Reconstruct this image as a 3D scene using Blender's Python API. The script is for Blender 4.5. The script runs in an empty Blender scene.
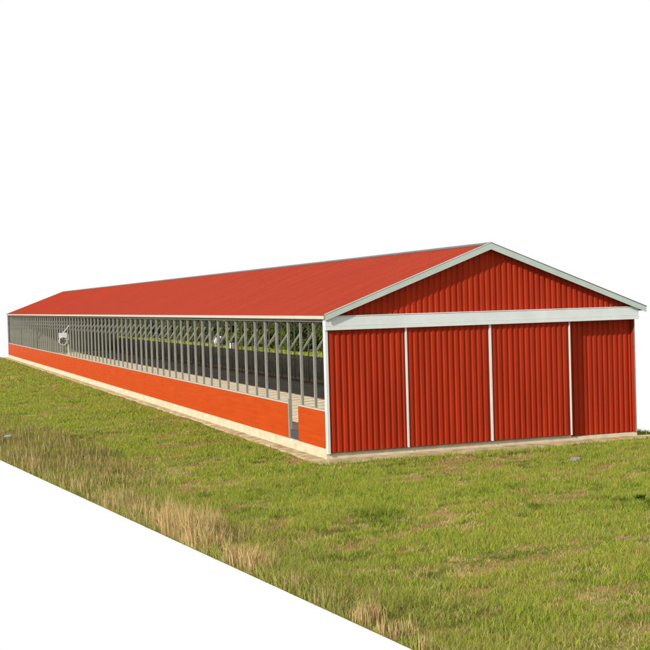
import bpy, bmesh, math, random
import numpy as np
from mathutils import Vector
random.seed(7)
RNG = np.random.default_rng(11)
scene = bpy.context.scene
COL = scene.collection

# ------------------------------------------------------------------ render, world, sun, camera
scene.render.engine = 'CYCLES'
vs = scene.view_settings
vs.view_transform = 'Standard'; vs.look = 'None'; vs.exposure = 0; vs.gamma = 1
vs.use_curve_mapping = False
scene.cycles.max_bounces = 8

world = bpy.data.worlds.new("World"); scene.world = world; world.use_nodes = True
wn = world.node_tree; wn.nodes.clear()
bg = wn.nodes.new('ShaderNodeBackground'); out = wn.nodes.new('ShaderNodeOutputWorld')
bg.inputs['Color'].default_value = (1, 1, 1, 1); bg.inputs['Strength'].default_value = 1.0   # the plain white sky
wn.links.new(bg.outputs[0], out.inputs[0])

AZ, EL = math.radians(66), math.radians(27.5)
sun_vec = Vector((-math.sin(AZ)*math.cos(EL), -math.cos(AZ)*math.cos(EL), math.sin(EL)))
sl = bpy.data.lights.new('sun', 'SUN'); sl.energy = 5.0; sl.angle = math.radians(.6); sl.color = (1, .94, .84)
so = bpy.data.objects.new('sun', sl); COL.objects.link(so); so.location = (-40, -30, 40)
so.rotation_euler = (-sun_vec).to_track_quat('-Z', 'Y').to_euler()

cd = bpy.data.cameras.new('camera'); cam = bpy.data.objects.new('camera', cd); COL.objects.link(cam)
cd.sensor_width = 36; cd.lens = 36*1201.5/650; cd.clip_end = 2000; cd.clip_start = .1
cam.location = (-12.781, -33.807, 4.670); cam.rotation_euler = (1.5508, .0276, -.3619)
scene.camera = cam

# ------------------------------------------------------------------ materials
def mat(name, col, rough=.6, var=0.0, scale=3.0, metal=0.0, spec=.4, stretch=(1, 1, 1), bump=0.0, bscale=40, col2=None):
    m = bpy.data.materials.new(name); m.use_nodes = True
    nt = m.node_tree; b = nt.nodes['Principled BSDF']
    b.inputs['Roughness'].default_value = rough; b.inputs['Metallic'].default_value = metal
    b.inputs['Specular IOR Level'].default_value = spec
    c = (*col, 1)
    tc = nt.nodes.new('ShaderNodeTexCoord'); mp = nt.nodes.new('ShaderNodeMapping')
    mp.inputs['Scale'].default_value = stretch
    nt.links.new(tc.outputs['Object'], mp.inputs['Vector'])
    n = nt.nodes.new('ShaderNodeTexNoise'); n.inputs['Scale'].default_value = scale; n.inputs['Detail'].default_value = 6
    nt.links.new(mp.outputs[0], n.inputs['Vector'])
    r = nt.nodes.new('ShaderNodeValToRGB')
    r.color_ramp.elements[0].position = .3; r.color_ramp.elements[1].position = .7
    lo = [x*(1-var) for x in col]; hi = [min(1, x*(1+var)) for x in col]
    if col2: hi = col2; lo = col
    r.color_ramp.elements[0].color = (*lo, 1); r.color_ramp.elements[1].color = (*hi, 1)
    nt.links.new(n.outputs['Fac'], r.inputs[0]); nt.links.new(r.outputs[0], b.inputs['Base Color'])
    if bump:
        n2 = nt.nodes.new('ShaderNodeTexNoise'); n2.inputs['Scale'].default_value = bscale; n2.inputs['Detail'].default_value = 4
        nt.links.new(tc.outputs['Object'], n2.inputs['Vector'])
        bp = nt.nodes.new('ShaderNodeBump'); bp.inputs['Strength'].default_value = bump; bp.inputs['Distance'].default_value = .02
        nt.links.new(n2.outputs['Fac'], bp.inputs['Height']); nt.links.new(bp.outputs[0], b.inputs['Normal'])
    return m

M = {}
M['roof'] = mat('roof_red_steel', (.262, .026, .009), .75, .10, .6, stretch=(.5, 3, 1), spec=.06)
M['side'] = mat('orange_red_wall', (.41, .052, .005), .6, .09, 1.2, stretch=(1, .6, 6), spec=.05)
M['front'] = mat('deep_red_steel', (.29, .024, .007), .65, .15, 1.0, stretch=(3, 1, .35), spec=.05)
M['trim'] = mat('pale_trim', (.52, .56, .55), .5, .06, 2.0, spec=.3)
M['trim_warm'] = mat('cream_trim', (.42, .405, .35), .55, .06, 2.0, spec=.3)
M['rake'] = mat('rake_trim', (.36, .42, .38), .5, .06, 2.0, spec=.3)
M['cap'] = mat('ridge_cap_grey', (.10, .10, .10), .6, .1, 2.0, spec=.3)
M['conc'] = mat('pale_concrete', (.52, .46, .33), .9, .14, 3.0, bump=.3, spec=.1)
M['floor'] = mat('sandy_floor', (.84, .74, .54), .95, .15, 1.5, bump=.3, spec=.05)
M['post'] = mat('grey_post', (.265, .27, .235), .6, .2, 2.0, spec=.3)
M['wood'] = mat('grey_timber', (.17, .165, .14), .8, .2, 4.0, stretch=(.3, 1, 1), spec=.1)
M['liner'] = mat('grey_liner', (.20, .205, .165), .7, .12, 1.0, spec=.2)
M['darkmesh'] = mat('dark_grey_wall', (.29, .295, .26), .8, .3, 2.0, spec=.1)
M['dark'] = mat('dark_metal', (.05, .05, .055), .6, .2, 3.0)
M['white'] = mat('white_paint', (.62, .63, .66), .45, .05, 3.0)
M['red'] = mat('dark_red_paint', (.25, .012, .02), .5, .1, 3.0)
M['stone'] = mat('grey_stone', (.20, .18, .19), .9, .35, 9.0, bump=.5)
M['paper'] = mat('pale_scrap', (.30, .32, .33), .8, .1, 6.0)
M['bark'] = mat('tree_bark', (.10, .08, .06), .9, .3, 8.0, bump=.6)

# ------------------------------------------------------------------ mesh helpers
class MB:
    def __init__(s): s.v = []; s.f = []
    def box(s, x0, x1, y0, y1, z0, z1):
        n = len(s.v)
        s.v += [(x, y, z) for z in (z0, z1) for (x, y) in ((x0, y0), (x1, y0), (x1, y1), (x0, y1))]
        s.f += [tuple(n+i for i in q) for q in ((3, 2, 1, 0), (4, 5, 6, 7), (0, 1, 5, 4), (1, 2, 6, 5), (2, 3, 7, 6), (3, 0, 4, 7))]
        return s
    def bar(s, a, b, w, h, up=(0, 0, 1)):
        a = Vector(a); b = Vector(b); d = (b-a).normalized(); u = Vector(up)
        sd = d.cross(u).normalized(); u = sd.cross(d).normalized(); n = len(s.v)
        for p in (a, b):
            for (i, j) in ((-1, -1), (1, -1), (1, 1), (-1, 1)):
                q = p+sd*(i*w/2)+u*(j*h/2); s.v.append(tuple(q))
        s.f += [tuple(n+i for i in q) for q in ((3, 2, 1, 0), (4, 5, 6, 7), (0, 1, 5, 4), (1, 2, 6, 5), (2, 3, 7, 6), (3, 0, 4, 7))]
        return s
    def tube(s, pts, radii, seg=8):
        n0 = len(s.v); P = [Vector(p) for p in pts]
        for i, p in enumerate(P):
            d = (P[min(i+1, len(P)-1)]-P[max(i-1, 0)]).normalized()
            a = d.cross(Vector((0, 0, 1)) if abs(d.z) < .9 else Vector((1, 0, 0))).normalized(); b = d.cross(a)
            for k in range(seg):
                t = 2*math.pi*k/seg
                s.v.append(tuple(p+(a*math.cos(t)+b*math.sin(t))*radii[i]))
        for i in range(len(P)-1):
            for k in range(seg):
                k2 = (k+1) % seg
                s.f.append((n0+i*seg+k, n0+i*seg+k2, n0+(i+1)*seg+k2, n0+(i+1)*seg+k))
        s.f.append(tuple(n0+k for k in range(seg))[::-1]); s.f.append(tuple(n0+(len(P)-1)*seg+k for k in range(seg)))
        return s
    def strip(s, A, B):
        """closed prism between two equal outlines"""
        n = len(s.v); k = len(A); s.v += list(A)+list(B)
        for i in range(k):
            j = (i+1) % k; s.f.append((n+i, n+j, n+k+j, n+k+i))
        s.f.append(tuple(n+i for i in range(k))[::-1]); s.f.append(tuple(n+k+i for i in range(k)))
        return s
    def build(s, name, m, parent=None, bevel=0, smooth=False):
        me = bpy.data.meshes.new(name); me.from_pydata(s.v, [], s.f); me.update()
        bm = bmesh.new(); bm.from_mesh(me); bmesh.ops.recalc_face_normals(bm, faces=bm.faces); bm.to_mesh(me); bm.free()
        me.materials.append(m)
        if smooth:
            for p in me.polygons: p.use_smooth = True
        o = bpy.data.objects.new(name, me); COL.objects.link(o)
        if parent: o.parent = parent
        if bevel:
            b = o.modifiers.new('bevel', 'BEVEL'); b.width = bevel; b.segments = 2; b.limit_method = 'ANGLE'
        return o

def tag(o, label=None, cat=None, group=None, kind=None):
    if label: o['label'] = label
    if cat: o['category'] = cat
    if group: o['group'] = group
    if kind: o['kind'] = kind
    return o
def empty(name, loc=(0, 0, 0), rz=0):
    o = bpy.data.objects.new(name, None); COL.objects.link(o); o.location = loc; o.rotation_euler = (0, 0, rz); o.empty_display_size = .3
    return o

# ------------------------------------------------------------------ noise for ground and grass
_T = [RNG.random((256, 256)) for _ in range(8)]
def vnoise(x, y, s, k=0):
    x = np.asarray(x, float)*s+37.3*k+500; y = np.asarray(y, float)*s+11.7*k+500
    xi = np.floor(x).astype(int); yi = np.floor(y).astype(int); fx = x-xi; fy = y-yi
    fx = fx*fx*(3-2*fx); fy = fy*fy*(3-2*fy); T = _T[k % 8]
    g = lambda a, b: T[a & 255, b & 255]
    return (g(xi, yi)*(1-fx)+g(xi+1, yi)*fx)*(1-fy)+(g(xi, yi+1)*(1-fx)+g(xi+1, yi+1)*fx)*fy
def ground_z(x, y):
    d = np.minimum(np.maximum(cut_dist(x, y), 0), 2)/2
    near = np.clip(np.minimum(np.abs(np.asarray(x, float)+.2), 3)/3, 0, 1)
    return -.15+(vnoise(x, y, .35, 0)-.5)*.10*d*near+(vnoise(x, y, 1.3, 1)-.5)*.05*d*near
# the straight edge along which the meadow ends
E0 = np.array([-9.04, 5.96]); E1 = np.array([-5.97, -18.86]); ED = (E1-E0)/np.linalg.norm(E1-E0); EN = np.array([-ED[1], ED[0]])
def cut_dist(x, y):
    return (np.asarray(x, float)-E0[0])*EN[0]+(np.asarray(y, float)-E0[1])*EN[1]

# meadow outline (the photographed ground ends on straight lines)
POLY = [(-5.3, -24.3), (6, -27), (16, -8), (12.75, -2.2), (12.06, .72), (11.80, 1.75), (60, 85), (60, 175), (9.2, 175), (.6, 91.1), (-12, 91.1), (-11.0, 21.8), (-9.04, 5.96)]
_P = np.array(POLY)
def inside(x, y):
    r = np.zeros(x.shape, bool)
    for i in range(len(_P)):
        x0, y0 = _P[i-1]; x1, y1 = _P[i]
        c = ((y0 > y) != (y1 > y)) & (x < (x1-x0)*(y-y0)/(y1-y0+1e-12)+x0)
        r ^= c
    return r

# ------------------------------------------------------------------ meadow ground
def build_ground():
    bm = bmesh.new()
    f = bm.faces.new([bm.verts.new((x, y, 0)) for x, y in POLY])
    bmesh.ops.triangulate(bm, faces=bm.faces[:])
    def cut(co, no):
        bmesh.ops.bisect_plane(bm, geom=bm.verts[:]+bm.edges[:]+bm.faces[:], plane_co=co, plane_no=no)
    for x in np.arange(-12, 16, .7): cut((x, 0, 0), (1, 0, 0))
    for y in np.arange(-26, 92, .9): cut((0, y, 0), (0, 1, 0))
    bm.verts.ensure_lookup_table()
    X = np.array([v.co.x for v in bm.verts]); Y = np.array([v.co.y for v in bm.verts]); Z = ground_z(X, Y)
    for v, z in zip(bm.verts, Z): v.co.z = z
    bmesh.ops.recalc_face_normals(bm, faces=bm.faces)
    me = bpy.data.meshes.new('meadow'); bm.to_mesh(me); bm.free()
    if me.polygons[0].normal.z < 0: me.flip_normals()
    for p in me.polygons: p.use_smooth = True
    m = bpy.data.materials.new('meadow_ground'); m.use_nodes = True; nt = m.node_tree; b = nt.nodes['Principled BSDF']
    b.inputs['Roughness'].default_value = 1; b.inputs['Specular IOR Level'].default_value = .05
    tc = nt.nodes.new('ShaderNodeTexCoord')
    def noise(s, st=(1, 1, 1)):
        mp = nt.nodes.new('ShaderNodeMapping'); mp.inputs['Scale'].default_value = st
        nt.links.new(tc.outputs['Object'], mp.inputs['Vector'])
        n = nt.nodes.new('ShaderNodeTexNoise'); n.inputs['Scale'].default_value = s; n.inputs['Detail'].default_value = 8; n.inputs['Roughness'].default_value = .65
        nt.links.new(mp.outputs[0], n.inputs['Vector']); return n
    def ramp(src, els):
        r = nt.nodes.new('ShaderNodeValToRGB')
        while len(r.color_ramp.elements) < len(els): r.color_ramp.elements.new(.5)
        for e, (p, c) in zip(r.color_ramp.elements, els): e.position = p; e.color = (*c, 1)
        nt.links.new(src.outputs['Fac'], r.inputs[0]); return r
    a = ramp(noise(1.1, (1, .8, 1)), [(.32, (.10, .12, .02)), (.48, (.17, .17, .035)), (.58, (.28, .21, .08)), (.7, (.30, .19, .10))])
    c = ramp(noise(12), [(.3, (.55, .55, .55)), (.7, (1.15, 1.15, 1.15))])
    mx = nt.nodes.new('ShaderNodeMix'); mx.data_type = 'RGBA'; mx.blend_type = 'MULTIPLY'; mx.inputs[0].default_value = 1
    nt.links.new(a.outputs[0], mx.inputs[6]); nt.links.new(c.outputs[0], mx.inputs[7]); nt.links.new(mx.outputs[2], b.inputs['Base Color'])
    bp = nt.nodes.new('ShaderNodeBump'); bp.inputs['Strength'].default_value = .6; bp.inputs['Distance'].default_value = .03
    n3 = noise(25); nt.links.new(n3.outputs['Fac'], bp.inputs['Height']); nt.links.new(bp.outputs[0], b.inputs['Normal'])
    me.materials.append(m)
    o = bpy.data.objects.new('ground', me); COL.objects.link(o)
    tag(o, 'green and tan grassy ground round the long red barn', 'ground', kind='structure')
build_ground()

# sandy strip of bare soil hugging the two visible walls
def build_apron():
    outer = []; inner = []
    ys = np.arange(89.0, -.2, -.45)
    for y in ys:
        w = .16+.28*vnoise(0, y, .55, 2)+.22*max(0, vnoise(3, y, 1.6, 3)-.35)+.30*math.exp(-max(y, 0)/2.5)
        outer.append((-.12-w, y)); inner.append((-.02, y))
    for t in np.linspace(0, 1, 7)[1:-1]:
        a = math.radians(180+90*t); outer.append((-.12+.62*math.cos(a)-.02, -.2+.8*math.sin(a))); inner.append((-.02, -.02))
    for x in np.arange(-.05, 11.6, .35):
        w = .35+.40*vnoise(x, 5, .6, 4)+.25*vnoise(x, 9, 1.9, 5)+.35*math.exp(-abs(x-4.4)/2.0)
        w *= 1 if x < 9.5 else .6
        outer.append((x, -.2-w)); inner.append((x, -.02))
    bm = bmesh.new(); cols = []
    K = 4
    for (ox, oy), (ix, iy) in zip(outer, inner):
        row = []
        for k in range(K+1):
            t = k/K; x = ix+(ox-ix)*t; y = iy+(oy-iy)*t
            row.append(bm.verts.new((x, y, -.15+.045*(1-t**3)+.012*vnoise(x, y, 4, 2)-.03*(t == 1)+float(max(0, ground_z(x, y)+.15))*t)))
        cols.append(row)
    for a, b in zip(cols, cols[1:]):
        for k in range(K): bm.faces.new((a[k], a[k+1], b[k+1], b[k]))
    bmesh.ops.recalc_face_normals(bm, faces=bm.faces)
    me = bpy.data.meshes.new('soil_strip'); bm.to_mesh(me); bm.free()
    if me.polygons[0].normal.z < 0: me.flip_normals()
    me.materials.append(mat('sandy_soil', (.27, .18, .09), 1, 0, 2.8, spec=.03, bump=1.0, bscale=25, col2=(.50, .42, .28)))
    o = bpy.data.objects.new('soil_strip', me); COL.objects.link(o)
    tag(o, 'strip of bare sandy soil along the foot of the barn walls', 'soil', kind='structure')
build_apron()

# ------------------------------------------------------------------ the barn
W, H, RX, RZ, L = 11.0, 4.22, 5.52, 6.28, 89.06
BAY = 1.22; NP = 74
barn = empty('livestock_barn', (0, 0, 0))
tag(barn, 'long open sided red livestock barn with low gable roof and four panel front', 'barn')
def roofz(x):   # underside line of the roof sheet
    return H+(RZ-H)*(x/RX) if x < RX else H+(RZ-H)*((W-x)/(W-RX))

MB().box(.02, W-.02, .315, L-.05, -.3, .05).build('floor', M['floor'], barn)
MB().box(7.15, W-.42, .6, L-.3, .051, .085).build('floor_sheet', mat('grey_floor_sheet', (.33, .32, .28), 1, .3, 3.0, bump=.6, spec=.02), barn)  # thin sheet, darker and greyer than the floor, over its far part
fd = MB(); fd.box(-.07, .07, .0, L+.05, -.4, .20); fd.box(W-.07, W+.02, .31, L+.05, -.4, .20)
fd.box(.07, 8.47, -.02, .31, -.4, .078); fd.box(8.47, W+.018, -.018, .312, -.4, -.003); fd.box(.07, W-.07, L-.04, L+.05, -.4, .2)
fd.build('foundation', M['conc'], barn)

def ribbed(x0, x1, z0, ztop, y, depth=.036, pitch=.2, back=.05):
    """vertical ribbed steel sheet facing -Y, returned as MB"""
    prof = []; x = x0; prof.append((x0, 0))
    i = 0
    while x < x1-.001:
        for dx, d in ((.03, 0), (.065, 1), (.145, 1), (.18, 0)):
            xx = x+dx*pitch/.2
            if xx < x1-.002: prof.append((xx, -depth*d))
        x += pitch
    prof.append((x1, 0))
    mb = MB(); n = len(prof)
    # split at the ridge keeps the slanted top true
    if x0 < RX < x1 and callable(ztop):
        for (xa, da), (xb, db) in zip(prof, prof[1:]):
            if xa <= RX <= xb:
                prof.append((RX, da+(db-da)*(RX-xa)/(xb-xa))); break
        prof.sort()
    fn = ztop if callable(ztop) else (lambda q: ztop)
    for (px, d) in prof:
        mb.v += [(px, y+d, z0), (px, y+d, fn(px)), (px, y+back, fn(px)), (px, y+back, z0)]
    n = len(prof)
    for k in range(n-1):
        a = 4*k; b = a+4
        mb.f += [(a, b, b+1, a+1), (a+1, b+1, b+2, a+2), (a+2, b+2, b+3, a+3), (a+3, b+3, b, a)]
    mb.f += [(0, 1, 2, 3), (4*n-1, 4*n-2, 4*n-3, 4*n-4)]
    return mb

# front wall: three sliding door leaves proud of the fourth fixed panel
xs = [(.04, 2.575), (2.635, 5.49), (5.56, 8.415)]
for i, (a, b) in enumerate(xs):
    d = ribbed(a, b, .10, 3.80, -.075).build('door_panel', M['front'], barn)
    if i == 0: d['label'] = 'leftmost ribbed red door panel, beside the white corner'
    if i == 1: d['label'] = 'ribbed red door panel second from the left corner'
    if i == 2: d['label'] = 'ribbed red door panel just left of the shaded recess'
p4 = ribbed(8.47, 10.985, .02, 3.82, .20).build('wall_panel', M['front'], barn)
p4['label'] = 'recessed ribbed red wall panel with a shadow down its left side'
MB().box(8.418, 8.468, -.02, .26, .10, 3.80).build('door_jamb', M['front'], barn)
for x, w in ((2.605, .06), (5.525, .07), (8.435, .035)):
    MB().box(x-w/2, x+w/2, -.135, -.03, .09, 3.80).build('door_stile', M['trim'], barn, bevel=.006)
MB().box(-.065, .025, -.13, .045, .06, 3.79).build('corner_trim', M['trim'], barn, bevel=.006)
MB().box(W-.012, W+.012, .012, .30, .0, 3.79).build('wall_return', M['front'], barn)
MB().box(W-.014, W+.018, -.012, .010, .0, 3.79).build('corner_trim', M['wood'], barn)
MB().box(.07, 8.40, -.10, -.03, .078, .105).build('bottom_guide', M['dark'], barn)
g = MB(); g.box(.04, W-.04, .26, .34, 3.70, 3.80); g.build('header', M['wood'], barn)
fa = MB(); fa.box(-.075, W+.05, -.20, .02, 3.90, 4.185); fa.box(-.075, W+.05, -.225, .02, 3.785, 3.897); fa.box(-.08, W+.055, -.215, .0, 4.188, 4.215)
fa.build('fascia', M['trim'], barn, bevel=.008)
bk = MB(); bk.box(.06, 8.4, -.022, .018, .09, 3.78); bk.build('door_backing', M['liner'], barn)

# front gable
ribbed(.03, W-.03, 4.19, lambda x: roofz(x)-.02, .0, depth=.034, pitch=.2).build('gable_panel', M['front'], barn)
# rear gable: red outside, grey liner inside
rg = MB(); A = [(0, L, .2), (W, L, .2), (W, L, H-.02), (RX, L, RZ-.02), (0, L, H-.02)]; rg.strip(A, [(a[0], L+.05, a[2]) for a in A]); rg.build('rear_wall', M['front'], barn)
ln = MB()
x = .06
while x < W-.1:
    x2 = min(x+.60, W-.06); ln.strip([(x, L-.03, .06), (x2-.03, L-.03, .06), (x2-.03, L-.03, roofz(x2-.03)-.1), (x, L-.03, roofz(x)-.1)],
                                     [(x, L-.004, .06), (x2-.03, L-.004, .06), (x2-.03, L-.004, roofz(x2-.03)-.1), (x, L-.004, roofz(x)-.1)]); x += .60
ln.build('rear_liner', M['liner'], barn)
gr = MB(); gr.box(.1, W-.1, L-.09, L-.035, 2.75, 2.9); gr.box(.1, W-.1, L-.09, L-.035, 4.0, 4.15); gr.build('rear_girt', M['wood'], barn)

# roof, two ribbed slopes with ribs running down the slope
YF, YB = -.30, L+.25
OV_L, OV_R = .10, .27
sl_l = (RZ-H)/RX; sl_r = (RZ-H)/(W-RX)
def roof_slope(x_eave, z_eave, x_top, z_top, name):
    mb = MB(); y = YF; prof = [(YF, 0)]
    while y < YB-.3:
        for dy, d in ((.10, 0), (.115, 1), (.14, 1), (.155, 0)):
            prof.append((y+dy, d*.009))
        y += .305
    prof.append((YB, 0))
    for (py, d) in prof:
        mb.v += [(x_eave, py, z_eave+d), (x_top, py, z_top+d), (x_top, py, z_top-.03), (x_eave, py, z_eave-.03)]
    n = len(prof)
    for k in range(n-1):
        a = 4*k; b = a+4
        mb.f += [(a, b, b+1, a+1), (a+1, b+1, b+2, a+2), (a+2, b+2, b+3, a+3), (a+3, b+3, b, a)]
    mb.f += [(0, 1, 2, 3), (4*n-1, 4*n-2, 4*n-3, 4*n-4)]
    return mb.build('roof_slope', M['roof'], barn)
T = .05
roof_slope(-OV_L, H+T-OV_L*sl_l, RX-.02, RZ+T, 'a')
roof_slope(W+OV_R, H+T-OV_R*sl_r, RX+.02, RZ+T, 'b')
rc = MB(); cz = RZ+T+.02
prof = [(-.13, -.13*sl_l+.016), (0, .03), (.13, -.13*sl_r+.016), (.13, -.13*sl_r-.002), (0, .01), (-.13, -.13*sl_l-.002)]
rc.strip([(RX+a, YF-.04, cz+b) for a, b in prof], [(RX+a, YB+.03, cz+b) for a, b in prof])
rc.build('ridge_cap', M['cap'], barn)
# rake boards front and back
for (y0, y1) in ((YF-.035, YF-.002), (YB+.002, YB+.035)):
    for (xe, ov, s) in ((-OV_L, OV_L, sl_l), (W+OV_R, OV_R, sl_r)):
        zt = H+T-ov*s+.02; zr = RZ+T+.02
        pr = [(xe, zt-.17), (xe, zt), (RX, zr), (RX, zr-.20)]
        mb = MB(); mb.strip([(a, y0, b) for a, b in pr], [(a, y1, b) for a, b in pr]); mb.build('rake_board', M['rake'], barn)
    for (xe, ov, s) in ((-OV_L, OV_L, sl_l), (W+OV_R, OV_R, sl_r)):   # dark metal lip over the board
        zt = H+T-ov*s+.023; zr = RZ+T+.023; dz = .022
        pr = [(xe+(-.02 if xe < 0 else .02), zt), (xe+(-.02 if xe < 0 else .02), zt+dz), (RX, zr+dz), (RX, zr)]
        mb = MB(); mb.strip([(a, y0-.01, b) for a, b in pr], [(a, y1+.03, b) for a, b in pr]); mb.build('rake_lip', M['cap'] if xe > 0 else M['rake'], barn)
# soffit under the front overhang
for (xe, ov, s, sg) in ((-OV_L, OV_L, sl_l, 1), (W+OV_R, OV_R, sl_r, -1)):
    zt = H-.0-ov*s-.03; zr = RZ-.03
    pr = [(xe+.01*sg, zt), (xe+.01*sg, zt+.02), (RX-.002*sg, zr+.02), (RX-.002*sg, zr)]
    MB().strip([(a, YF, b) for a, b in pr], [(a, -.035, b) for a, b in pr]).build('soffit', M['rake'], barn)
# right eave end return
MB().strip([(W+.06, YF-.03, 4.16), (W+OV_R-.02, YF-.03, 4.16), (W+OV_R-.0, YF-.03, 4.2), (W+.02, YF-.03, 4.22)], [(W+.06, -.02, 4.08), (W+OV_R-.02, -.02, 4.16), (W+OV_R, -.02, 4.2), (W+.02, -.02, 4.22)]).build('eave_return', M['rake'], barn)
# eave gutters
MB().box(-OV_L-.06, -OV_L-.004, YF+.02, YB, 4.125, 4.225).build('gutter', M['trim_warm'], barn, bevel=.01)
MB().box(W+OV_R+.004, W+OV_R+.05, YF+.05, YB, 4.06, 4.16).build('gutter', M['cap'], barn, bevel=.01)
ev = MB(); ev.box(-.03, .06, .05, L, 4.035, 4.14); ev.build('eave_beam', M['wood'], barn)
ev = MB(); ev.box(W-.06, W+.01, .32, L, 4.035, 4.14); ev.build('eave_beam', M['wood'], barn)

# knee walls
def knee(y0, y1, name='knee_wall'):
    mb = MB(); z = .203
    while z < 1.30:
        z2 = min(z+.19, 1.33); mb.box(-.045, .035, y0, y1, z, z2-.006); mb.box(-.040, .035, y0, y1, z2-.006, z2); z = z2
        if z2 >= 1.33: break
    y = y0+3.66*1.0
    while y < y1-.5:
        mb.box(-.048, -.0455, y-.05, y+.0, .206, 1.328); y += 3.66
    k = mb.build(name, M['side'], barn)
    c = MB().box(-.055, .05, y0, y1, 1.332, 1.372).build('wall_cap', M['trim_warm'], k)
    return k
knee(.05, 2.55); knee(3.50, L-.02)
MB().box(-.06, .06, 3.44, 3.50, .2, 1.5).build('doorway_jamb', M['post'], barn, bevel=.005)
MB().box(.0, .05, 2.56, 3.44, .203, .50).build('doorway_board', M['dark'], barn)
MB().box(W-.085, W-.002, .32, L-.06, .205, 1.50).build('rear_knee_wall', M['darkmesh'], barn)
# lighter welded pen rails in front of the far knee wall
pr = MB()
for z in (.45, .75, 1.05, 1.35): pr.box(W-.35, W-.32, .3, L-.3, z, z+.03)
y = .4
while y < L-.3: pr.box(W-.345, W-.325, y, y+.03, .05, 1.38); y += .61
pr.build('pen_rail', M['post'], barn)
MB().box(-.065, .05, L-.06, L+.07, .2, 4.1).build('corner_trim', M['post'], barn)

# posts with knee braces, individually (near side all, far side nearest ones, the rest as one)
post_me = MB().box(.04, .125, -.028, .028, .06, 4.03); pn = post_me.build('post', M['post'], barn, bevel=.004)
def brace_bm():
    m_ = MB(); m_.bar((.10, 0, 3.08), (.84, 0, 4.10), .04, .055, (1, 0, 0)); return m_
br = brace_bm().build('brace', M['post'], pn)
def put(o, parent, loc, rz=0):
    c = o.copy(); COL.objects.link(c); c.parent = parent; c.location = loc; c.rotation_euler = (0, 0, rz); return c
pn.location = (.0, BAY, 0)
near = [pn]
jr = random.Random(3)
for i in range(2, NP-1):
    c = put(pn, barn, (jr.uniform(-.008, .008), BAY*i, 0)); c.rotation_euler = (0, 0, jr.uniform(-.03, .03)); put(br, c, (0, 0, 0))
for i in range(1, 28):
    # on the far side the ones seen through the opening: bays 22 to 48
    c = put(pn, barn, (W, BAY*(i+21), 0), math.pi); put(br, c, (0, 0, 0))
st = MB()
for i in list(range(1, 22))+list(range(49, NP-1)):
    st.box(W-.125, W-.04, BAY*i-.028, BAY*i+.028, .06, 4.03); st.bar((W-.10, BAY*i, 3.08), (W-.84, BAY*i, 4.10), .04, .055, (1, 0, 0))
o = st.build('post', M['post'], barn); tag(o, kind='stuff')
# roof trusses
t0 = MB(); t0.box(.07, W-.07, -.02, .02, 4.04, 4.14)
t0.bar((.1, 0, roofz(.1)-.17), (RX-.02, 0, RZ-.17), .04, .12); t0.bar((RX+.02, 0, RZ-.17), (W-.1, 0, roofz(W-.1)-.17), .04, .12)
t0.bar((RX, 0, 4.1), (RX, 0, RZ-.2), .04, .08, (1, 0, 0))
for sg in (-1, 1):
    t0.bar((RX, 0.03, 4.1), (RX+sg*2.6, .03, roofz(RX+sg*2.6)-.2), .03, .08, (1, 0, 0))
    t0.bar((RX+sg*2.6, .03, roofz(RX+sg*2.6)-.2), (RX+sg*3.4, .03, 4.1), .03, .08, (1, 0, 0))
tr = t0.build('truss', M['wood'], barn); tr.location = (0, BAY, 0)
for i in range(2, NP-1): put(tr, barn, (0, BAY*i, 0))
pu = MB()
for k in range(1, 8):
    for sg in (0, 1):
        x = RX*k/8 if sg == 0 else W-(W-RX)*k/8
        pu.box(x-.03, x+.03, .06, L-.06, roofz(x)-.105, roofz(x)-.04)
pu.build('purlin', M['wood'], barn)

# ------------------------------------------------------------------ fan hanging in the bay
fan = empty('ventilation_fan', (-.37, 50.4, 2.40)); fan.scale = (.75, .75, .75)
tag(fan, 'white round ventilation fan mounted above the low orange wall, towards the far end', 'fan')
hs = MB()
N = 20; R0, R1 = .34, .385
for k in range(N):
    a0 = 2*math.pi*k/N; a1 = 2*math.pi*(k+1)/N
    ring = lambda r, y, a: (r*math.cos(a), y, r*math.sin(a))
    A = [ring(R0, -.13, a0), ring(R1, -.13, a0), ring(R1, .13, a0), ring(R0, .13, a0)]; B = [ring(R0, -.13, a1), ring(R1, -.13, a1), ring(R1, .13, a1), ring(R0, .13, a1)]
    n = len(hs.v); hs.v += A+B
    hs.f += [(n+j, n+(j+1) % 4, n+4+(j+1) % 4, n+4+j) for j in range(4)]
hs.box(-.36, .36, -.10, .12, .30, .75); hs.build('housing', M['white'], fan)
bl = MB()
for k in range(5):
    a = 2*math.pi*k/5; d = Vector((math.cos(a), 0, math.sin(a))); s_ = Vector((-math.sin(a), 0, math.cos(a)))
    q = [d*.06-s_*.04+Vector((0, -.03, 0)), d*.06+s_*.04+Vector((0, .03, 0)), d*.32+s_*.10+Vector((0, .05, 0)), d*.32-s_*.08+Vector((0, -.04, 0))]
    bl.strip([tuple(v) for v in q], [tuple(v+Vector((0, .008, 0))) for v in q])
bl.build('blade', M['wood'], fan)
gd = MB()
for r in (.12, .2, .28):
    pts = [(r*math.cos(2*math.pi*k/16), -.135, r*math.sin(2*math.pi*k/16)) for k in range(17)]; gd.tube(pts, [.006]*17, 4)
for k in range(4):
    a = math.pi*k/4; gd.bar((-.34*math.cos(a), -.137, -.34*math.sin(a)), (.34*math.cos(a), -.137, .34*math.sin(a)), .01, .01)
gd.build('guard', M['wood'], fan)
MB().tube([(0, -.1, 0), (0, .1, 0)], [.1, .1], 12).build('motor', M['dark'], fan)
MB().bar((.0, 0, .75), (.58, 0, 1.40), .07, .07, (0, 1, 0)).build('hanger', M['white'], fan)
MB().box(.42, .53, -.05, .05, -1.37, .60).build('support_post', mat('pale_yellow_post', (.55, .55, .38), .7, .1), fan)

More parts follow.
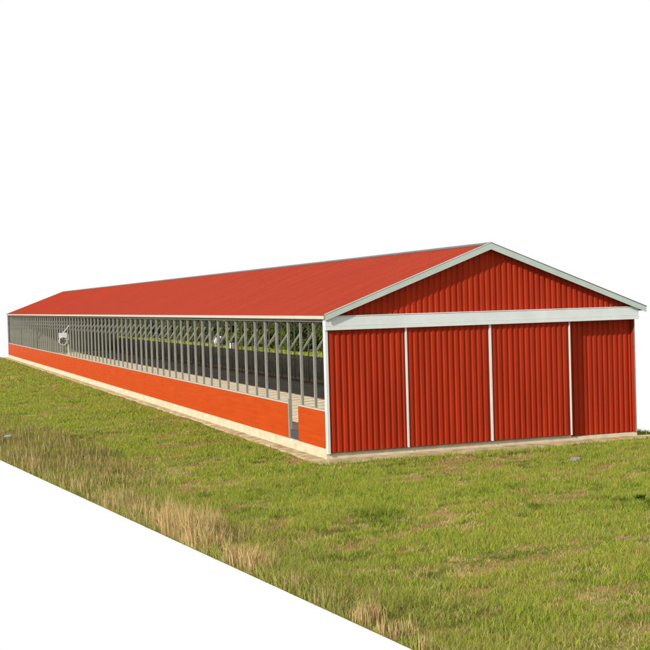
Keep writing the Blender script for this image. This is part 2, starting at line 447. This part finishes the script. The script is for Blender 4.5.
# ------------------------------------------------------------------ things on the field behind, seen through the open sides
tank = empty('storage_tank', (24.2, 97.5, -.15), math.radians(35)); tank.scale = (.62, .8, .8)
tag(tank, 'white horizontal storage tank on the field behind the barn, before the trees', 'tank')
tb = MB(); P = []; Rr = []
for k in range(7): t = k/6*math.pi/2; P.append((-1.35-.45*math.cos(t), 0, 1.0-.2)); Rr.append(max(.02, .52*math.sin(t)))
for k in range(7): t = k/6*math.pi/2; P.append((1.35+.45*math.sin(t), 0, 1.0-.2)); Rr.append(max(.02, .52*math.cos(t)))
tb.tube(P, Rr, 20).build('tank_body', mat('chalky_tank_paint', (.36, .36, .38), .7, .1), tank, smooth=True)
for x in (-.9, .9): MB().box(x-.1, x+.1, -.4, .4, 0, .42).build('saddle', M['conc'], tank)
MB().tube([(0, 0, 1.29), (0, 0, 1.47)], [.16, .14], 12).build('valve_cover', M['white'], tank)
drum = MB(); drum.tube([(0, 0, 0), (0, 0, .04), (0, 0, .3), (0, 0, .32), (0, 0, .34), (0, 0, .6), (0, 0, .62), (0, 0, .64), (0, 0, .86), (0, 0, .9)],
                       [.29, .3, .29, .305, .29, .29, .305, .29, .29, .3], 18)
d = drum.build('drum', M['red'], None, smooth=False); d.location = (22.1, 84.3, -.14); d.scale = (.75, .75, .8)
tag(d, 'dark red drum on the field behind the barn, right of the white tank', 'drum')
MB().tube([(.1, .1, .895), (.1, .1, .93)], [.04, .04], 8).build('bung', M['dark'], d)
bk = MB().tube([(0, 0, 0), (0, 0, .62), (0, 0, .66)], [.20, .27, .28], 14).build('bucket', M['trim'], None); bk.location = (22.2, 86.2, -.12)
tag(bk, 'pale tall bucket standing on the field just left of the dark red drum', 'bucket')
MB().tube([(0, 0, .662), (0, 0, .69)], [.285, .27], 14).build('lid', M['white'], bk)

# ------------------------------------------------------------------ trees behind the barn
def leafmat(name, c1, c2):
    m = bpy.data.materials.new(name); m.use_nodes = True; nt = m.node_tree; nt.nodes.clear()
    o = nt.nodes.new('ShaderNodeOutputMaterial'); dif = nt.nodes.new('ShaderNodeBsdfDiffuse'); trl = nt.nodes.new('ShaderNodeBsdfTranslucent'); mx = nt.nodes.new('ShaderNodeMixShader')
    g = nt.nodes.new('ShaderNodeNewGeometry'); r = nt.nodes.new('ShaderNodeValToRGB')
    r.color_ramp.elements[0].color = (*c1, 1); r.color_ramp.elements[1].color = (*c2, 1)
    nt.links.new(g.outputs['Random Per Island'], r.inputs[0])
    nt.links.new(r.outputs[0], dif.inputs[0]); nt.links.new(r.outputs[0], trl.inputs[0]); mx.inputs[0].default_value = .3
    nt.links.new(dif.outputs[0], mx.inputs[1]); nt.links.new(trl.outputs[0], mx.inputs[2]); nt.links.new(mx.outputs[0], o.inputs[0]); return m
LM = [leafmat('leaves_olive', (.06, .10, .012), (.19, .22, .03)), leafmat('leaves_dark', (.03, .06, .012), (.09, .14, .025)), leafmat('leaves_mid', (.05, .09, .012), (.14, .21, .03))]
def crown_mesh(name, h, r, n, seed, m):
    rg = np.random.default_rng(seed)
    nl = 44; lob = []
    for _ in range(nl):
        a = rg.uniform(0, 2*math.pi); z = rg.uniform(.06, .95); rr = r*math.sin(math.pi*min(1, .18+z*.75))**.7*rg.uniform(.35, .95)
        lob.append((rr*math.cos(a), rr*math.sin(a), z*h, rg.uniform(.16, .30)*r*1.25))
    lob = np.array(lob); k = rg.integers(0, nl, n)
    d = rg.normal(size=(n, 3)); d /= np.linalg.norm(d, axis=1)[:, None]
    rad = rg.uniform(.55, 1.08, n)**.6
    c = lob[k, :3]+d*(lob[k, 3]*rad)[:, None]*np.array([1, 1, .75])
    c[:, 2] = np.maximum(c[:, 2], .25)
    s = rg.uniform(.07, .17, n)
    u = rg.normal(size=(n, 3)); u /= np.linalg.norm(u, axis=1)[:, None]
    w = np.cross(u, rg.normal(size=(n, 3))); w /= np.linalg.norm(w, axis=1)[:, None]
    V = np.empty((n, 4, 3)); V[:, 0] = c-u*s[:, None]; V[:, 1] = c+w*(s*.6)[:, None]; V[:, 2] = c+u*s[:, None]; V[:, 3] = c-w*(s*.6)[:, None]
    me = bpy.data.meshes.new(name); fast_mesh(me, V.reshape(-1, 3), 4, n); me.materials.append(m); return me
def fast_mesh(me, V, k, n):
    me.vertices.add(len(V)); me.vertices.foreach_set('co', V.astype(np.float32).ravel())
    me.loops.add(k*n); me.loops.foreach_set('vertex_index', np.arange(k*n, dtype=np.int32))
    me.polygons.add(n); me.polygons.foreach_set('loop_start', np.arange(0, k*n, k, dtype=np.int32))
    me.update(calc_edges=True); me.validate()
def trunk_mesh(h, r, seed):
    rg = random.Random(seed); mb = MB()
    top = (rg.uniform(-.3, .3), rg.uniform(-.3, .3), h*.75)
    mb.tube([(0, 0, -.2), (0, 0, .3), (top[0]*.5, top[1]*.5, h*.4), top], [.20, .15, .11, .03], 8)
    for _ in range(7):
        z = h*rg.uniform(.18, .6); a = rg.uniform(0, 6.28); q = r*rg.uniform(.5, .85)
        mb.tube([(top[0]*z/h, top[1]*z/h, z), (q*.5*math.cos(a), q*.5*math.sin(a), z+.6), (q*math.cos(a), q*math.sin(a), z+1.4)], [.07, .045, .015], 6)
    me = bpy.data.meshes.new('trunk'); me.from_pydata(mb.v, [], mb.f); me.materials.append(M['bark']); return me
kinds = []
for s, (h, r, m) in enumerate(((6.3, 2.7, 0), (7.0, 2.5, 1), (5.6, 2.9, 2), (6.6, 2.4, 0))):
    kinds.append((crown_mesh('crown', h, r, 13000, 40+s, LM[m]), trunk_mesh(h, r, s)))
names = ['yellow green leafy tree', 'dark green dense tree', 'mid green bushy tree', 'narrow yellow green tree']
tr_r = random.Random(5)
spots = []
y = 60.0
while y < 163:
    spots.append((tr_r.uniform(25.6, 27.4), y)); y += tr_r.uniform(3.6, 4.6)
y = 64.0
while y < 160:
    spots.append((tr_r.uniform(32.5, 35), y)); y += tr_r.uniform(4.5, 6)
for i, (x, y) in enumerate(spots):
    k = tr_r.choice([0, 1, 2, 3]) if i else 0
    t = empty('tree', (x, y, -.15), tr_r.uniform(0, 6.28)); s = tr_r.uniform(.85, 1.05); t.scale = (s, s, s)
    row = 'front row' if x < 31 else 'second row'
    tag(t, '%s in the %s behind the barn' % (names[k], row), 'tree', 'trees behind the barn, %s of the %s' % (row, names[k]))
    for nm, me in (('crown', kinds[k][0]), ('trunk', kinds[k][1])):
        o = bpy.data.objects.new(nm, me); COL.objects.link(o); o.parent = t

# ------------------------------------------------------------------ grass
def grassmat():
    m = bpy.data.materials.new('grass_blades'); m.use_nodes = True; nt = m.node_tree; nt.nodes.clear()
    o = nt.nodes.new('ShaderNodeOutputMaterial'); dif = nt.nodes.new('ShaderNodeBsdfDiffuse'); trl = nt.nodes.new('ShaderNodeBsdfTranslucent'); mx = nt.nodes.new('ShaderNodeMixShader')
    a = nt.nodes.new('ShaderNodeAttribute'); a.attribute_name = 'blade'
    nt.links.new(a.outputs['Color'], dif.inputs[0]); nt.links.new(a.outputs['Color'], trl.inputs[0]); mx.inputs[0].default_value = .35
    nt.links.new(dif.outputs[0], mx.inputs[1]); nt.links.new(trl.outputs[0], mx.inputs[2]); nt.links.new(mx.outputs[0], o.inputs[0]); return m
GM = grassmat()
def near_wall(x, y):
    """true where the bare soil strip or the barn floor lies"""
    q = RNG.uniform(.15, 1.15, x.shape)*(.6+.8*vnoise(x, y, 3.1, 1)); w = (.30+.30*vnoise(x*0, y, .55, 2))*q
    side = (x > -.12-w) & (y > -.7)
    w2 = .62+.40*vnoise(x, y*0, .6, 4)+.30*np.exp(-np.abs(x-4.4)/2); w2 = w2*q
    front = (y > -.02-w2) & (x > -.6)
    return (side | front) & (x < 11.5) & (y < 92)
def blades(name, x, y, hgt, wid, col, lean=.35):
    n = len(x); z = ground_z(x, y)
    a = RNG.uniform(0, 2*np.pi, n); la = RNG.uniform(0, 2*np.pi, n); lm = hgt*RNG.uniform(0, lean*2, n)
    base = np.stack([x, y, z-.01], 1); side = np.stack([np.cos(a), np.sin(a), 0*a], 1)*(wid/2)[:, None]
    ln = np.stack([np.cos(la), np.sin(la), 0*la], 1)
    mid = base+np.stack([0*x, 0*x, hgt*.55], 1)+ln*(lm*.3)[:, None]; tip = base+np.stack([0*x, 0*x, hgt*.97], 1)+ln*lm[:, None]
    V = np.stack([base-side, base+side, mid+side*.75, mid-side*.75, mid-side*.75, mid+side*.75, tip], 1)   # quad + triangle
    me = bpy.data.meshes.new(name)
    me.vertices.add(n*5)
    VV = np.stack([base-side, base+side, mid+side*.8, mid-side*.8, tip], 1).reshape(-1, 3)
    me.vertices.foreach_set('co', VV.astype(np.float32).ravel())
    idx = (np.arange(n)*5)[:, None]+np.array([0, 1, 2, 3, 3, 2, 4])[None]
    me.loops.add(n*7); me.loops.foreach_set('vertex_index', idx.astype(np.int32).ravel())
    me.polygons.add(n*2); ls = ((np.arange(n)*7)[:, None]+np.array([0, 4])[None]).astype(np.int32).ravel()
    me.polygons.foreach_set('loop_start', ls)
    me.update(calc_edges=True)
    at = me.color_attributes.new('blade', 'FLOAT_COLOR', 'POINT')
    C = np.ones((n, 5, 4), np.float32); C[:, :, :3] = np.clip(col, 0, 1)[:, None, :]
    at.data.foreach_set('color', C.ravel()); me.materials.append(GM)
    o = bpy.data.objects.new(name, me); COL.objects.link(o); return o
GREEN = np.array([.225, .33, .028]); YEL = np.array([.34, .37, .055]); TAN = np.array([.50, .40, .17]); BROWN = np.array([.46, .26, .14]); DARK = np.array([.11, .14, .022]); OLIVE = np.array([.26, .27, .075])
def scatter(x0, x1, y0, y1, dens):
    n = int((x1-x0)*(y1-y0)*dens); x = RNG.uniform(x0, x1, n); y = RNG.uniform(y0, y1, n)
    k = inside(x, y); return x[k], y[k]
def meadow_cols(x, y, n):
    # patches stretched along the mowing direction
    u = x*.94+y*.34; v = -x*.34+y*.94
    f = vnoise(u*.6, v, 1.0, 1)*.35+vnoise(u, v, 2.6, 2)*.3+vnoise(u, v, 6.5, 3)*.35
    g = vnoise(u*.45, v*1.1, .9, 4)*.30+vnoise(u*.5, v, 2.6, 5)*.35+vnoise(u*.7, v, 5.5, 6)*.35
    d = cut_dist(x, y); edge = np.clip(1-d/3.2, 0, 1)
    r = RNG.random(n); c = np.where((r < .5)[:, None], GREEN, np.where((r < .8)[:, None], YEL, OLIVE))
    c = np.where(((f > .52) & (r < .55))[:, None], YEL*.95, c)
    dry = np.clip((g-.53)*9, 0, .8)*(.3+.7*np.clip(d/3, 0, 1))
    c = np.where((RNG.random(n) < dry)[:, None], np.where((vnoise(u, v, 1.9, 0) < .5)[:, None], BROWN, TAN), c)
    c = np.where((RNG.random(n) < np.clip((.38-f)*7, 0, .8))[:, None], DARK, c)
    c = np.where((RNG.random(n) < edge*.55)[:, None], OLIVE*.9+BROWN*.12, c)
    return c*RNG.uniform(.75, 1.25, n)[:, None], f, dry, edge
tiers = [(-7.6, 14, -25, -2.5, 900, .010, 1.0), (-12, 14, -2.5, 12, 560, .014, 1.0), (-12, 0, 12, 40, 300, .020, 1.05), (-12, 0, 40, 91.1, 130, .032, 1.15)]
XS, YS, HS, WS, CS = [], [], [], [], []
for (x0, x1, y0, y1, dn, w, hm) in tiers:
    x, y = scatter(x0, x1, y0, y1, dn); k = ~near_wall(x, y) & ~((x > .0) & (y > 1.0) & (x < 11.3)); x, y = x[k], y[k]; n = len(x)
    c, f, dry, edge = meadow_cols(x, y, n)
    tall = vnoise(x, y, .8, 6)
    h = (.045+.075*f+.05*tall)*RNG.uniform(.6, 1.4, n)*hm*(1-.55*dry)+edge*.22*RNG.uniform(.3, 1.2, n)*tall
    # keep the bare patches thin
    keep = RNG.random(n) < (1-.45*dry)
    # thin towards the soil strip
    XS.append(x[keep]); YS.append(y[keep]); HS.append(h[keep]); WS.append(np.full(keep.sum(), w)*RNG.uniform(.7, 1.3, keep.sum())); CS.append(c[keep])
g = blades('meadow_grass', np.concatenate(XS), np.concatenate(YS), np.concatenate(HS), np.concatenate(WS), np.concatenate(CS), .5)
tag(g, 'short mottled green and tan grass covering the ground beside the barn', 'grass', kind='stuff')
# field behind the barn (coarser)
x, y = scatter(11.4, 40, 40, 170, 22); n = len(x); r = RNG.random(n)
c = np.where((r < .7)[:, None], YEL*1.15, GREEN*1.2)*RNG.uniform(.8, 1.2, n)[:, None]
fg = blades('field_grass', x, y, RNG.uniform(.1, .25, n), np.full(n, .09), c, .5)
tag(fg, 'bright yellow green field grass seen through the open barn sides', 'grass', kind='stuff')

# tall dry grass along the straight edge: dense fawn clumps and thin grey green stems
XS, YS, HS, WS, CS = [], [], [], [], []
def clump(yc, half, dmax, n, hmax, tan):
    y = RNG.normal(yc, half, n); d = RNG.uniform(0.0, 1, n)**1.3*dmax
    x = E0[0]+(y-E0[1])*(ED[0]/ED[1])+(d+.02)/EN[0]
    k = inside(x, y); x, y, d = x[k], y[k], d[k]; m = len(x)
    env = np.exp(-((y-yc)/(half*1.6))**2)*(1-.45*d/dmax)*(.30+1.0*vnoise(x, y, 3.4, 7))
    h = hmax*env*RNG.uniform(.45, 1.05, m)+.08
    r = RNG.random(m); col = np.where((r < tan)[:, None], TAN*1.05, np.where((r < tan+.2)[:, None], BROWN*1.1+.03, OLIVE*(.9 if yc < -3 else .68)))
    XS.append(x); YS.append(y); HS.append(h); WS.append(RNG.uniform(.008, .02, m)); CS.append(col*RNG.uniform(.7, 1.2, m)[:, None])
clump(-9.3, .62, .95, 1700, 1.15, .75); clump(-8.3, .22, .7, 300, .85, .6); clump(-10.3, .45, .75, 900, .95, .72); clump(-11.1, .22, .55, 260, .62, .7); clump(-9.6, 1.3, 1.3, 500, .6, .4)
clump(-12.6, .35, .55, 420, .55, .62); clump(-13.3, .25, .6, 260, .58, .6); clump(-12.4, .1, .3, 90, .6, .8)
clump(-6.0, .16, .9, 120, .95, .6); clump(-5.2, .3, 1.2, 260, .8, .45); clump(-4.2, .5, 1.0, 260, .55, .4); clump(-7.0, .3, .6, 200, .6, .6)
clump(-14.9, .5, .5, 160, .38, .35); clump(-16.2, .45, .45, 150, .36, .35); clump(-15.5, .9, .8, 300, .28, .1)
clump(-17.3, .13, .4, 200, .52, .75); clump(-18.1, .30, .5, 300, .36, .35); clump(-19.0, .07, .3, 90, .40, .8); clump(-19.6, .06, .3, 70, .34, .6)
clump(-1.5, 1.5, 2.6, 1300, .45, .30); clump(3.0, 2.5, 3.0, 2300, .50, .20); clump(9, 4, 3.5, 4200, .62, .13); clump(1.5, .8, 2.8, 500, .8, .2); clump(5.5, .7, 3.4, 500, .85, .15); clump(12, 1.5, 3.5, 700, .8, .1); clump(18, 5, 4, 2600, .5, .12); clump(-6.8, 2.5, 2.2, 700, .32, .3)
tg = blades('tall_dry_grass', np.concatenate(XS), np.concatenate(YS), np.concatenate(HS), np.concatenate(WS), np.concatenate(CS), .16)
tag(tg, 'tall dry fawn grass standing in clumps along the straight edge of the ground', 'grass', kind='stuff')

# ------------------------------------------------------------------ small things lying in the grass
def rock(name, loc, sx, sy, sz, seed, m):
    bm = bmesh.new(); bmesh.ops.create_icosphere(bm, subdivisions=3, radius=1); rg = random.Random(seed)
    ph = [rg.uniform(0, 6) for _ in range(6)]
    for v in bm.verts:
        c = v.co; k = 1+.14*math.sin(3*c.x+ph[0])+.12*math.sin(4*c.y+ph[1])+.08*math.sin(6*c.z+5*c.x+ph[2])
        c *= k; c.x *= sx; c.y *= sy; c.z = max(-.3, min(c.z, .75))*sz
    me = bpy.data.meshes.new(name); bm.to_mesh(me); bm.free(); me.materials.append(m)
    for p in me.polygons: p.use_smooth = True
    o = bpy.data.objects.new(name, me); COL.objects.link(o); o.location = loc; return o
tag(rock('stone', (6.12, -3.95, -.12), .16, .12, .11, 2, M['stone']), 'small grey stone lying in the grass in front of the right door', 'stone')
sc = rock('scrap_sheet', (-8.25, 10.9, .08), .17, .14, .07, 8, M['paper'])
tag(sc, 'pale crumpled scrap caught in the tall grass at the left', 'litter')
def weed(loc, n, hgt, sp, col, label, seed):
    rg = np.random.default_rng(seed); a = rg.uniform(0, 6.28, n); r = sp*rg.random(n)**.6
    x = loc[0]+r*np.cos(a); y = loc[1]+r*np.sin(a)
    o = blades('weed_plant', x, y, hgt*rg.uniform(.4, 1, n), np.full(n, .03), np.tile(np.array(col), (n, 1))*rg.uniform(.6, 1.3, n)[:, None], .5)
    tag(o, label, 'weed')
weed((3.65, -10.55), 160, .20, .10, (.035, .075, .012), 'dark green weed tuft in the grass near the right edge', 3)
weed((5.2, -9.0), 60, .16, .08, (.05, .10, .014), 'smaller dark weed tuft a little above the dark one', 5)
